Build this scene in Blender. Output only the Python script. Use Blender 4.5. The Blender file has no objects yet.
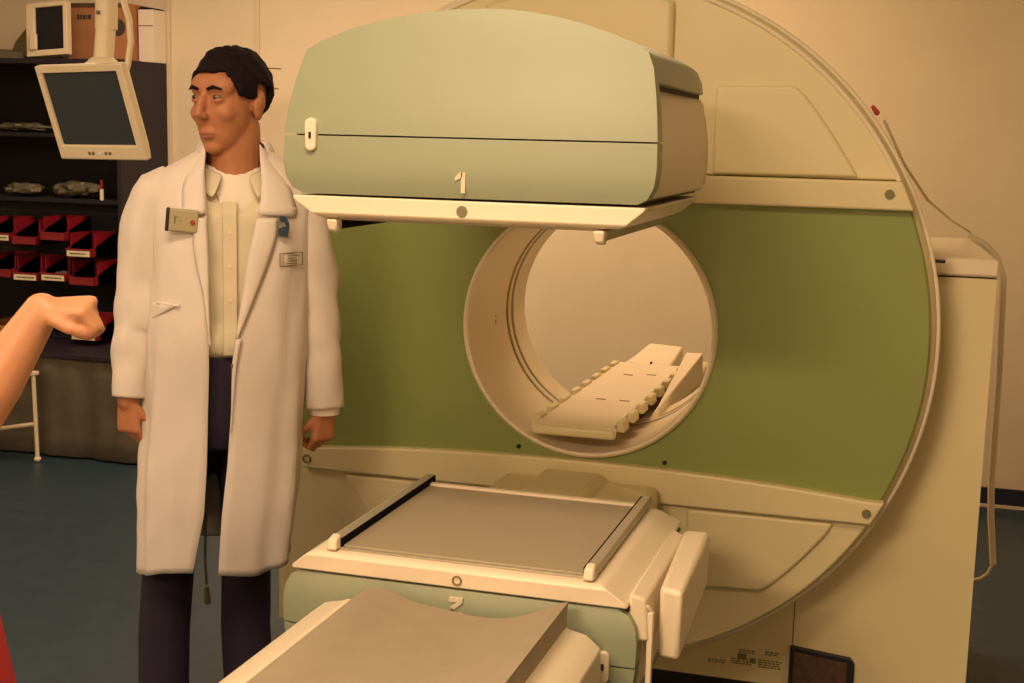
import bpy, bmesh, math, random
from mathutils import Vector, Matrix, noise
PI = math.pi
S, C_, R = math.sin, math.cos, math.radians
scene = bpy.context.scene
col = scene.collection
random.seed(4)

# ------------------------------------------------------------------ materials
def mat(name, c, rough=.5, metal=0., bump=0., bscale=200., var=0., vscale=4., coat=0., emit=None, spec=.5, c2=None, weave=False):
    m = bpy.data.materials.new(name); m.use_nodes = True
    nt = m.node_tree; b = nt.nodes['Principled BSDF']
    b.inputs['Base Color'].default_value = (*c, 1); b.inputs['Roughness'].default_value = rough
    b.inputs['Metallic'].default_value = metal; b.inputs['Specular IOR Level'].default_value = spec
    b.inputs['Coat Weight'].default_value = coat
    tc = nt.nodes.new('ShaderNodeTexCoord')
    if var or c2:
        n = nt.nodes.new('ShaderNodeTexNoise'); n.inputs['Scale'].default_value = vscale; n.inputs['Detail'].default_value = 5
        nt.links.new(tc.outputs['Object'], n.inputs['Vector'])
        r = nt.nodes.new('ShaderNodeValToRGB'); nt.links.new(n.outputs['Fac'], r.inputs['Fac'])
        hi = c2 or tuple(min(1, k*(1+var)) for k in c); lo = c if c2 else tuple(k*(1-var) for k in c)
        r.color_ramp.elements[0].position = .35; r.color_ramp.elements[1].position = .65
        r.color_ramp.elements[0].color = (*lo, 1); r.color_ramp.elements[1].color = (*hi, 1)
        nt.links.new(r.outputs['Color'], b.inputs['Base Color'])
    if bump:
        n2 = nt.nodes.new('ShaderNodeTexWave' if weave else 'ShaderNodeTexNoise'); n2.inputs['Scale'].default_value = bscale
        nt.links.new(tc.outputs['Object'], n2.inputs['Vector'])
        bp = nt.nodes.new('ShaderNodeBump'); bp.inputs['Strength'].default_value = bump; bp.inputs['Distance'].default_value = .002
        nt.links.new(n2.outputs['Fac'], bp.inputs['Height']); nt.links.new(bp.outputs['Normal'], b.inputs['Normal'])
    if emit:
        b.inputs['Emission Color'].default_value = (*emit[0], 1); b.inputs['Emission Strength'].default_value = emit[1]
    return m

M = dict(
 wall = mat('wall_paint', (.80,.70,.50), .9, bump=.15, bscale=90, var=.02),
 ceil = mat('ceiling_paint', (.8,.77,.68), .9),
 floor = mat('blue_linoleum', (.024,.050,.070), .45, var=.12, vscale=14, bump=.05, bscale=60),
 base = mat('navy_baseboard', (.012,.016,.045), .5),
 trim = mat('cream_trim', (.72,.62,.42), .6),
 cream = mat('cream_plastic', (.74,.66,.38), .42, bump=.08, bscale=400),
 cream2 = mat('pale_cream_plastic', (.82,.72,.52), .38, bump=.06, bscale=400),
 groove = mat('seam_shadow_gap', (.10,.08,.05), .8),
 green = mat('green_gantry_panel', (.245,.30,.085), .42, bump=.06, bscale=300),
 mint = mat('grey_green_plastic', (.29,.33,.215), .36, bump=.06, bscale=400),
 plate = mat('grey_brown_plate', (.36,.31,.205), .5, bump=.05, bscale=300),
 gloss = mat('glossy_rim_highlight', (.85,.76,.56), .22, coat=.5),  # paler than the gantry cream, stands for the highlight on the rim
 steel = mat('grey_rail_metal', (.42,.38,.28), .4, .3),
 matteblack = mat('matte_black_strip', (.008,.006,.012), .9, spec=.1),
 black = mat('black_plastic', (.012,.010,.018), .45),
 darkbrown = mat('brown_rubber', (.10,.055,.03), .8, bump=.3, bscale=250, var=.2, vscale=60),
 mark = mat('grey_marking', (.20,.18,.09), .6),
 badge = mat('pale_number_print', (.66,.60,.42), .6),
 white = mat('white_marking', (.9,.85,.75), .6),
 mattress = mat('grey_vinyl', (.34,.285,.195), .6, bump=.12, bscale=120, var=.03, vscale=20),
 coat = mat('white_cotton', (.74,.68,.60), .9, bump=.25, bscale=260, var=.015, vscale=12),
 shirt = mat('cream_cotton', (.70,.64,.45), .9, bump=.2, bscale=260),
 tee = mat('white_jersey', (.85,.78,.66), .9),
 trouser = mat('navy_trousers', (.018,.012,.032), .85, bump=.2, bscale=300),
 skin = mat('tan_skin', (.44,.18,.078), .55, bump=.1, bscale=150, var=.06, vscale=25),
 skin2 = mat('pale_skin', (.50,.235,.115), .5, bump=.1, bscale=150, var=.05, vscale=25),
 hair = mat('dark_hair', (.011,.006,.009), .85, spec=.15, bump=.6, bscale=60, weave=False),
 lip = mat('lip_skin', (.38,.13,.09), .5),
 eye = mat('eye_white', (.20,.14,.10), .4), iris = mat('dark_iris', (.03,.015,.01), .2),
 shelf = mat('dark_shelf_board', (.013,.008,.020), .6), inside = mat('dark_shelf_back', (.006,.005,.010), .8),
 red = mat('red_bin_plastic', (.24,.008,.018), .45), label = mat('paper_label', (.80,.72,.52), .8),  # bin red darkened, the shelf's weak light is put into the colour
 ink = mat('dark_print', (.06,.045,.04), .8),
 cloth = mat('grey_brown_cloth', (.115,.095,.062), .95, bump=.4, bscale=40, var=.15, vscale=6),
 card = mat('brown_cardboard', (.42,.19,.075), .9, var=.08, vscale=10), screen = mat('dark_lcd_screen', (.022,.036,.044), .6, var=.06, vscale=90),
 mon = mat('beige_monitor_plastic', (.78,.68,.46), .45), foil = mat('clear_plastic_wrap', (.13,.115,.07), .3, var=.5, vscale=22),  # wrap darkened as well to imitate the dim shelf
 redcloth = mat('red_fabric', (.42,.012,.02), .85, bump=.2, bscale=250),
 whitecloth = mat('pale_sleeve_fabric', (.62,.68,.55), .9),
 navyclip = mat('dark_blue_clip', (.02,.045,.085), .35), pager = mat('khaki_plastic', (.40,.35,.20), .5),
 reddot = mat('red_button', (.40,.03,.02), .4), shoe = mat('black_leather', (.015,.012,.012), .35),
 orange = mat('orange_marking', (.7,.3,.08), .6), bag = mat('olive_fabric', (.20,.19,.08), .9, var=.2, vscale=8),
 lampface = mat('ceiling_lamp_diffuser', (.9,.8,.6), .5, emit=((1,.72,.45), 3)),
)

# ------------------------------------------------------------------ helpers
def link(name, me, parent=None, m=None, loc=None):
    o = bpy.data.objects.new(name, me); col.objects.link(o)
    if parent: o.parent = parent
    if m is not None: me.materials.append(M[m] if isinstance(m, str) else m)
    if loc: o.location = loc
    return o
class MB:
    def __init__(s): s.v = []; s.f = []; s.mi = []; s.k = 0
    def add(s, vs, fs):
        n = len(s.v); s.v += [tuple(v) for v in vs]; s.f += [tuple(i+n for i in f) for f in fs]; s.mi += [s.k]*len(fs); return s
    def box(s, x0,x1,y0,y1,z0,z1):
        return s.hexa([(x0,y0,z0),(x1,y0,z0),(x1,y1,z0),(x0,y1,z0),(x0,y0,z1),(x1,y0,z1),(x1,y1,z1),(x0,y1,z1)])
    def hexa(s, p): return s.add(p, [(3,2,1,0),(4,5,6,7),(0,1,5,4),(1,2,6,5),(2,3,7,6),(3,0,4,7)])
    def prism(s, pts, y0, y1, t=None):           # outline in (x,z), extruded along y
        n = len(pts); a = [(p[0],y0,p[1]) for p in pts]; b = [(p[0],y1,p[1]) for p in pts]
        return s.add(a+b, [tuple(range(n)), tuple(range(2*n-1,n-1,-1))]+[(i,(i+1)%n,(i+1)%n+n,i+n)[::-1] for i in range(n)])
    def ringprism(s, outer, inner, y0, y1):       # same-count outlines; annular plate
        n = len(outer); V = [(p[0],y,p[1]) for y in (y0,y1) for L in (outer,inner) for p in L]
        F = []
        for i in range(n):
            j = (i+1)%n
            F += [(i,j,n+j,n+i),(2*n+i,3*n+i,3*n+j,2*n+j),(i,2*n+i,2*n+j,j),(n+i,n+j,3*n+j,3*n+i)]
        return s.add(V, F)
    def loft(s, rings, closed=True, caps=(True,True)):
        n = len(rings[0]); V = [p for r in rings for p in r]; F = []
        for k in range(len(rings)-1):
            for i in range(n if closed else n-1):
                j = (i+1)%n; F.append((k*n+i, k*n+j, (k+1)*n+j, (k+1)*n+i))
        if closed and caps[0]: F.append(tuple(range(n-1,-1,-1)))
        if closed and caps[1]: F.append(tuple(range((len(rings)-1)*n, len(rings)*n)))
        return s.add(V, F)
    def tube(s, pts, rad, n=12, flat=1.0):
        pts = [Vector(p) for p in pts]; k = len(pts)
        if not isinstance(rad, (list,tuple)): rad = [rad]*k
        rings = []; up = None
        for i, p in enumerate(pts):
            t = (pts[min(i+1,k-1)]-pts[max(i-1,0)]).normalized()
            if up is None: up = Vector((0,1,0)) if abs(t.y) < .9 else Vector((1,0,0))
            a = (up - t*up.dot(t)).normalized(); b = t.cross(a); up = a
            rings.append([tuple(p + a*rad[i]*flat*C_(2*PI*j/n) + b*rad[i]*S(2*PI*j/n)) for j in range(n)])
        return s.loft(rings)
    def sphere(s, c, r, nu=20, nv=12, rot=None):
        rx, ry, rz = r if isinstance(r,(list,tuple)) else (r,r,r); V = [Vector((0,0,-rz))]; F = []
        for i in range(1, nv):
            ph = -PI/2+PI*i/nv
            for j in range(nu): V.append(Vector((rx*C_(ph)*C_(2*PI*j/nu), ry*C_(ph)*S(2*PI*j/nu), rz*S(ph))))
        V.append(Vector((0,0,rz)))
        for j in range(nu):
            jj = (j+1)%nu; F.append((0, 1+jj, 1+j)); F.append((len(V)-1, 1+(nv-2)*nu+j, 1+(nv-2)*nu+jj))
            for i in range(nv-2): F.append((1+i*nu+j, 1+i*nu+jj, 1+(i+1)*nu+jj, 1+(i+1)*nu+j))
        if rot is not None: V = [rot @ v for v in V]
        c = Vector(c); return s.add([v+c for v in V], F)
    def capsule(s, a, b, ra, rb, n=14):
        a, b = Vector(a), Vector(b); s.tube([a,b], [ra,rb], n); s.sphere(a, ra, n, 8); return s.sphere(b, rb, n, 8)
    def disc(s, c, r, y0, y1, n=28):
        return s.prism([(c[0]+r*C_(2*PI*i/n), c[1]+r*S(2*PI*i/n)) for i in range(n)], y0, y1)
    def xf(s, mtx):
        s.v = [tuple(mtx @ Vector(v)) for v in s.v]; return s
    def build(s, name, m, parent=None, smooth=True, bevel=0, seg=2, angle=35, loc=None, mats=None):
        me = bpy.data.meshes.new(name); me.from_pydata(s.v, [], s.f)
        bm = bmesh.new(); bm.from_mesh(me); bmesh.ops.recalc_face_normals(bm, faces=bm.faces); bm.to_mesh(me); bm.free()
        for q, p in zip(me.polygons, s.mi): q.material_index = p
        if smooth:
            for p in me.polygons: p.use_smooth = True
            me.set_sharp_from_angle(angle=R(angle))
        o = link(name, me, parent, m, loc)
        for q in (mats or []): me.materials.append(M[q])
        if bevel:
            b = o.modifiers.new('bevel','BEVEL'); b.width = bevel; b.segments = seg; b.limit_method = 'ANGLE'; b.angle_limit = R(30); b.harden_normals = False
        return o
def thing(name, label, cat, loc=(0,0,0), rz=0, group=None):
    o = bpy.data.objects.new(name, None); col.objects.link(o); o.empty_display_size = .05
    o.location = loc; o.rotation_euler = (0,0,rz); return tag(o, label, cat, group)
def tag(o, label, cat, group=None):
    o['label'] = label; o['category'] = cat
    if group: o['group'] = group
    return o
def struct(o): o['kind'] = 'structure'; return o
def sub(o, it=1):
    m = o.modifiers.new('subsurf','SUBSURF'); m.levels = it; m.render_levels = it; return o
def solid(o, t, off=-1):
    m = o.modifiers.new('solid','SOLIDIFY'); m.thickness = t; m.offset = off; return o
def skinify(o, vox, it=6, f=.5):
    m = o.modifiers.new('remesh','REMESH'); m.mode = 'VOXEL'; m.voxel_size = vox; m.use_smooth_shade = True
    m = o.modifiers.new('smooth','SMOOTH'); m.iterations = it; m.factor = f; return o

# ------------------------------------------------------------------ room
WY, WL, WR, WB, CZ = 6.25, -5.3, 2.3, -2.6, 2.85
struct(MB().box(WL,WR,WB,WY,-.1,0).build('floor','floor',smooth=False))
struct(MB().box(WL,WR,WB,WY,CZ,CZ+.1).build('ceiling','ceil',smooth=False))
struct(MB().box(WL-.1,WR+.1,WY,WY+.1,0,CZ).build('wall_back','wall',smooth=False))
struct(MB().box(WL-.1,WL,WB,WY,0,CZ).build('wall_left','wall',smooth=False))
struct(MB().box(WR,WR+.1,WB,WY,0,CZ).build('wall_right','wall',smooth=False))
struct(MB().box(WL-.1,WR+.1,WB-.1,WB,0,CZ).build('wall_front','wall',smooth=False))
bb = MB().box(-3.7,WR,WY-.015,WY,0,.085).build('baseboard_back','base',smooth=False); struct(bb)
q = MB().box(-3.7,WR,WY-.022,WY-.002,.0,.012).build('trim_1','trim',smooth=False,loc=(0,-.004,.0)); struct(q)
# slim vertical joint strips of the wall cladding, seen behind the man
struct(MB().box(-3.262,-3.235,WY-.012,WY,.085,CZ).build('trim_2','trim',smooth=False,bevel=.003))
struct(MB().box(-3.765,-3.74,WY-.02,WY,.085,CZ).build('trim_3','trim',smooth=False,bevel=.003))

# ------------------------------------------------------------------ gantry
AX, AZ, GY = -.828, 1.098, 3.40
RO, RB = .910, .331
OX, OZ, BO = -.020, .006, .014      # the rim is centred a little beside the bore
N = 360
TH = sorted(set([2*PI*i/N for i in range(N)]))
def rad_outline(fn, cx=0, cz=0, T=None): return [(fn(t)*C_(t)+cx, fn(t)*S(t)+cz) for t in (T or TH)]
def off_fn(r):
    def f(t):
        k = OX*C_(t)+OZ*S(t); return k+math.sqrt(k*k-(OX*OX+OZ*OZ-r*r))
    return f
def poly_fn(P):
    def f(t):
        dx, dz = C_(t), S(t); best = 0
        for i in range(len(P)):
            (x0,z0),(x1,z1) = P[i], P[(i+1)%len(P)]; ex, ez = x1-x0, z1-z0; den = dx*ez-dz*ex
            if abs(den) < 1e-12: continue
            u = (x0*ez-z0*ex)/den; v = (x0*dz-z0*dx)/den
            if u > 0 and -1e-9 <= v <= 1+1e-9: best = max(best, u)
        return best
    return f
def circ_fn(r): return lambda t: r
def rect_fn(x0,x1,z0,z1):
    def f(t):
        c, s = C_(t), S(t); d = 1e9
        if c > 1e-6: d = min(d, x1/c)
        if c < -1e-6: d = min(d, x0/c)
        if s > 1e-6: d = min(d, z1/s)
        if s < -1e-6: d = min(d, z0/s)
        return d
    return f
gantry = thing('scanner_gantry','large round cream gamma camera gantry with olive green face panel and open central bore','medical scanner',(AX,GY,0))
def G(mb): return mb.xf(Matrix.Translation((0,0,AZ)))   # part coordinates are relative to the bore axis
# rotor body
b = MB(); out = []
for r, y in ((RO-.012,.030),(RO,.042),(RO,.075),(RO-.006,.081),(RO-.006,.087),(RO,.093),(RO+.004,.15),(RO-.01,.16)):
    out.append([(r*C_(t)+OX, y, r*S(t)+OZ) for t in TH])
inn = [[((RB+.004)*C_(t)+BO, y, (RB+.004)*S(t)) for t in TH] for y in (.16,.030)]
b.loft(out+inn+[out[0]], caps=(False,False))
G(b).build('rotor_body','cream',gantry,angle=50)
# green face panel between the two bars
zb, zt = -.43, .345
fo = lambda t: min(off_fn(RO-.016)(t), rect_fn(-2,2,zb,zt)(t))
b = MB().ringprism(rad_outline(fo), rad_outline(circ_fn(RB+.006),BO), .008, .03)
G(b).build('green_panel','green',gantry,smooth=True,bevel=.003)
for x, z in ((-.167,-.330),(.233,-.338)):
    G(MB().disc((x,z),.006,.004,.010)).build('screw','black',gantry)
def arcpts(r, a0, a1, n=40): return [(OX+r*C_(a0+(a1-a0)*i/n), OZ+r*S(a0+(a1-a0)*i/n)) for i in range(n+1)]
RS = RO-.010
# top segment: flat cream cover above the upper bar
z0 = .415
aa = math.asin((z0-OZ)/RS)
top = MB().prism(arcpts(RS, aa, PI-aa, 120), .004, .03)
G(top).build('top_cover','cream',gantry,bevel=.006,seg=3)
# edge highlights of the rim, built as two added pale glossy tubes
rim = MB()
rim.tube([((RS-.004)*C_(t)+OX, .004, (RS-.004)*S(t)+OZ) for t in [aa+(PI-2*aa)*i/150 for i in range(151)]], .0065, 10)
G(rim).build('rim_highlight','gloss',gantry)
rim = MB().tube([((RO+.002)*C_(t)+OX, .050, (RO+.002)*S(t)+OZ) for t in [2*PI*i/360 for i in range(361)]], .0075, 10)
G(rim).build('rim_highlight','gloss',gantry)
# raised centre cover of the top segment
xa, xb_ = -.282, .213
ta, tb = math.acos((xb_-OX)/(RS-.03)), math.acos((xa-OX)/(RS-.03))
cc = MB().prism([(xa,.42),(xb_,.42)]+[(OX+(RS-.03)*C_(ta+(tb-ta)*i/30),OZ+(RS-.03)*S(ta+(tb-ta)*i/30)) for i in range(31)], -.020, .006)
G(cc).build('centre_cover','cream',gantry,bevel=.022,seg=2)
# bulging windows of the top and bottom segments
def window(pts, name):
    o = MB().prism(pts, -.010, .006)
    o = G(o).build(name,'cream',gantry,bevel=.014,seg=4); 
    return o
wpt = [(.325,.418),(.325,.635),(.517,.637)]+[(.517+(.68-.517)*u, .637-(.637-.420)*(u**1.22)) for u in [i/12 for i in range(1,13)]]
window(wpt,'side_cover'); window([(-x,z) for x,z in wpt][::-1],'side_cover')
wpb = [(.30,-.452),(.30,-.660),(.495,-.652)]+[(.495+(.672-.495)*u, -.652+(.652-.462)*(u**1.25)) for u in [i/12 for i in range(1,12)]]+[(.672,-.452)]
# bottom segment
z1 = -.44
ab = math.asin(-(z1-OZ)/RS)
G(MB().prism(arcpts(RS, -PI+ab, -ab, 120), .004, .03)).build('bottom_cover','cream',gantry,bevel=.006,seg=3)
window(wpb[::-1],'side_cover'); window([(-x,z) for x,z in wpb],'side_cover')
# horizontal bars
def bar(zlo, zhi_fn, name):
    n = 60; xr = lambda z: (max(0,(RS+.003)**2 - (z-OZ)**2))**.5
    zh = zhi_fn(1); lo = [(OX-xr(zlo)+2*xr(zlo)*i/n, zlo) for i in range(n+1)]
    hi = []
    for i in range(n+1):
        u = -1+2*i/n; z = zhi_fn(abs(u)); hi.append((OX+u*xr(z), z))
    b = MB().prism(lo+hi[::-1], -.020, .03); return G(b).build(name,'cream',gantry,bevel=.006,seg=3)
bar(.343, lambda u: .413, 'upper_bar')
bar(-.444, lambda u: -.348 - .036*min(1,(u/.95))**2 if u < .95 else -.384, 'lower_bar')
for x, z in ((.757,.382),(-.757,.382)): G(MB().disc((x,z),.0115,-.024,-.016)).build('round_mark','mark',gantry)
G(MB().disc((.752,-.414),.0115,-.024,-.016)).build('round_mark','mark',gantry)
rg = MB().ringprism([(-.782+.0125*C_(t),-.416+.0125*S(t)) for t in TH[::12]],[(-.782+.009*C_(t),-.416+.009*S(t)) for t in TH[::12]],-.024,-.018)
G(rg).build('round_mark','mark',gantry)
# bore liner
prof = [(RB+.012,.004),(RB+.010,-.006),(RB+.004,-.010),(RB-.002,-.006),(RB-.003,.02),(RB-.004,.34),(RB-.000,.342),(RB-.000,.356),(RB-.007,.358),(RB-.007,.38),(RB-.002,.382),(RB-.002,.392),(RB-.010,.394),(RB-.014,.50),(RB-.008,.51),(RB+.02,.51),(RB+.02,.10)]
b = MB().loft([[(r*C_(t)+BO,y,r*S(t)) for t in TH] for r,y in prof]+[[(prof[0][0]*C_(t)+BO,prof[0][1],prof[0][0]*S(t)) for t in TH]], caps=(False,False))
G(b).build('bore_liner','cream2',gantry,angle=50)
b = MB().loft([[(r*C_(t)+BO,y,r*S(t)) for t in TH] for r,y in ((RB-.0055,.344),(RB-.0055,.354))], caps=(False,False))
b.loft([[(r*C_(t)+BO,y,r*S(t)) for t in TH] for r,y in ((RB-.0085,.383),(RB-.0085,.391))], caps=(False,False))
G(b).build('groove_ring','mark',gantry)
b = MB().box(-.319,-.311,.233,.242,-.04,-.022); b.box(-.319,-.3115,.234,.241,-.014,-.008)
G(b).build('bore_marker','orange',gantry)
# foot housing behind the rotor, joined to a round drum
HX0, HX1, HZ = -1.80-AX, .20-AX, 1.318-AZ
HP = [(HX0,.118-AZ),(-.252-AX,.118-AZ),(-.252-AX,.008-AZ),(HX1,.008-AZ),(HX1,HZ-.050),(HX0,HZ-.050)]
HT = sorted(TH+[math.atan2(z,x)%(2*PI)+e for x,z in HP for e in (-1e-6,1e-6)])
b = MB().ringprism(rad_outline(lambda t: max(poly_fn(HP)(t), .42),T=HT), rad_outline(circ_fn(RB+.03),BO,T=HT), .185, .50)
G(b).build('base_housing','cream',gantry,smooth=False)
b = MB().ringprism(rad_outline(off_fn(.86)), rad_outline(circ_fn(RB+.03),BO), .15, .48)
G(b).build('rear_drum','cream',gantry)
# side tower with the bevelled lid on the right and its twin on the left
for sx in (1,):
    x1 = HX1
    b = MB().box(x1-.20,x1-.001,.621,.98,.008-AZ,HZ-.05)
    G(b).build('side_tower','cream',gantry,bevel=.006)
    b = MB().hexa([(x1-.20,.180,HZ-.046),(x1+.004,.180,HZ-.046),(x1+.004,.98,HZ-.046),(x1-.20,.98,HZ-.046),(x1-.20,.182,HZ+.0),(x1+.002,.182,HZ+.0),(x1-.045,.98,HZ+.0),(x1-.20,.98,HZ+.0)])
    G(b).build('tower_lid','cream2',gantry,bevel=.008)
G(MB().box(HX0+.02,-.26-AX,.20,.60,-AZ,.117-AZ)).build('plinth','black',gantry)
G(MB().box(-.254-AX,-.2515-AX,.1835,.19,.118-AZ,.50-AZ)).build('seam','groove',gantry)
b = MB().prism([(-.086-AX,.02-AZ),(-.086-AX,.212-AZ),(-.098-AX,.226-AZ),(-.258-AX,.240-AZ),(-.258-AX,.02-AZ)], .168, .190)
G(b).build('pad_frame','black',gantry,bevel=.002)
b = MB().prism([(-.246-AX,.02-AZ),(-.105-AX,.02-AZ),(-.105-AX,.214-AZ),(-.246-AX,.228-AZ)], .163, .170)
G(b).build('rubber_pad','darkbrown',gantry,bevel=.002)
# printed notices on the base
b = MB()
def stripe(x, z, w, h): b.box(x-AX-w/2, x-AX+w/2, .1832, .186, z-AZ-h/2, z-AZ+h/2)
random.seed(7)
for (x, z, w, rows) in ((-.455,.187,.05,2),(-.385,.198,.062,3),(-.375,.225,.045,2),(-.31,.203,.065,4),(-.305,.228,.04,2)):
    for r_ in range(rows):
        xx = x-w/2
        while xx < x+w/2-.006:
            ww = random.uniform(.004,.013); stripe(xx+ww/2, z-.018-.0065*r_, ww, .0032); xx += ww+.003
G(b).build('printed_notice','mark',gantry)
b = MB(); b.box(-.40-AX,-.375-AX,.1830,.186,.180-AZ,.196-AZ); b.box(-.365-AX,-.350-AX,.1830,.186,.172-AZ,.187-AZ)
G(b).build('printed_symbol','mark',gantry)
# small red lamp and black catch on the rim
G(MB().capsule((.703,.05,.590),(.713,.05,.577),.005,.007,10)).build('red_lamp','reddot',gantry)
G(MB().box(.872,.899,.10,.13,.212,.219)).build('catch','black',gantry)

# cords
pts = [(-.10,3.56,1.66),(-.045,3.6,1.55),(.02,3.75,1.455),(.09,4.1,1.385),(.155,4.42,1.335)]
c = MB().tube(pts, .0035, 8).build('pull_cord','trim'); tag(c,'thin pale cord stretched from the gantry rim down to the right tower lid','cord')
pts = [(.15,4.40,1.325),(.20,4.40,1.30),(.238,4.40,1.262),(.262,4.40,1.20),(.272,4.40,.9),(.274,4.40,.56),(.282,4.40,.44),(.300,4.40,.285)]
c = MB().tube(pts, .011, 10)
c = c.build('hanging_cable','cream2'); tag(c,'thick cream cable hanging down behind the right side of the scanner above the floor','cable')
MB().tube([(.300,4.40,.285),(.285,4.40,.25),(.265,4.40,.232),(.235,4.40,.222),(.19,4.40,.225)], .005, 8).build('cable_tail','trim',c)

# ------------------------------------------------------------------ detector heads
DX, DZ, DY = -.811, 1.105, 2.35
prof = [(-.322,.376),(-.345,.388),(-.357,.410),(-.361,.44),(-.359,.49),(-.354,.53),(-.342,.588),(-.323,.645),(-.295,.662),(-.235,.685),(-.17,.702),(-.10,.714),(-.03,.721),(.04,.722),(.10,.718),(.16,.708),(.215,.695),(.27,.677),(.315,.657),(.337,.645),(.348,.618),(.355,.575),(.360,.53),(.363,.487),(.364,.44),(.360,.408),(.348,.386),(.330,.377)]
def clip(pts, z, above):
    out = []
    for i in range(len(pts)):
        a, c = pts[i], pts[(i+1)%len(pts)]
        ia = (a[1] >= z) == above; ic = (c[1] >= z) == above
        if ia: out.append(a)
        if ia != ic:
            u = (z-a[1])/(c[1]-a[1]); out.append((a[0]+u*(c[0]-a[0]), z))
    return out
def scaled(pts, k, cx=0, cz=.52): return [(cx+(x-cx)*k, cz+(z-cz)*k) for x,z in pts]
def shell(pts, y0, y1, domed=True):
    rings = []
    seq = [(y0+.000,.955),(y0+.002,.975),(y0+.008,.990),(y0+.020,.998),(y0+.034,1.0),(y1,1.0)]
    zc = sum(p[1] for p in pts)/len(pts)
    for y, k in seq:
        d = (1-k)
        # inset by an absolute amount so that the corners stay rounded and the seam stays tight
        r = []
        n = len(pts)
        for i in range(n):
            p = Vector(pts[i]); a = Vector(pts[i-1]); c = Vector(pts[(i+1)%n])
            t = (c-a).normalized(); nn = Vector((-t.y,t.x)); 
            r.append(p - nn*(-1)*d*.35 if False else p + nn*d*.35*SGN)
        rings.append([(q.x, y, q.y) for q in r])
    return rings
def domed(pts, y0, y1, name, parent):
    mb = MB().prism(pts, y0, y1); o = mb.build(name, 'mint', parent)
    bm = bmesh.new(); bm.from_mesh(o.data)
    for k in range(1, 30):
        z = .376+k*.0125
        bmesh.ops.bisect_plane(bm, geom=bm.verts[:]+bm.edges[:]+bm.faces[:], plane_co=(0,0,z), plane_no=(0,0,1))
    for x in (-.27,-.18,-.09,0,.09,.18,.27):
        bmesh.ops.bisect_plane(bm, geom=bm.verts[:]+bm.edges[:]+bm.faces[:], plane_co=(x,0,0), plane_no=(1,0,0))
    for v in bm.verts:
        if v.co.y < y0+.001:
            z, x = v.co.z, v.co.x
            v.co.y += (.040*max(0,(z-.43)/.29)**1.7 if z > .43 else .008*((.43-z)/.05)**2) + .006*(abs(x)/.36)**4
    bm.to_mesh(o.data); bm.free()
    for p in o.data.polygons: p.use_smooth = True
    o.data.set_sharp_from_angle(angle=R(35))
    b = o.modifiers.new('bevel','BEVEL'); b.width = .010; b.segments = 4; b.limit_method = 'ANGLE'; b.angle_limit = R(40)
    return o
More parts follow.
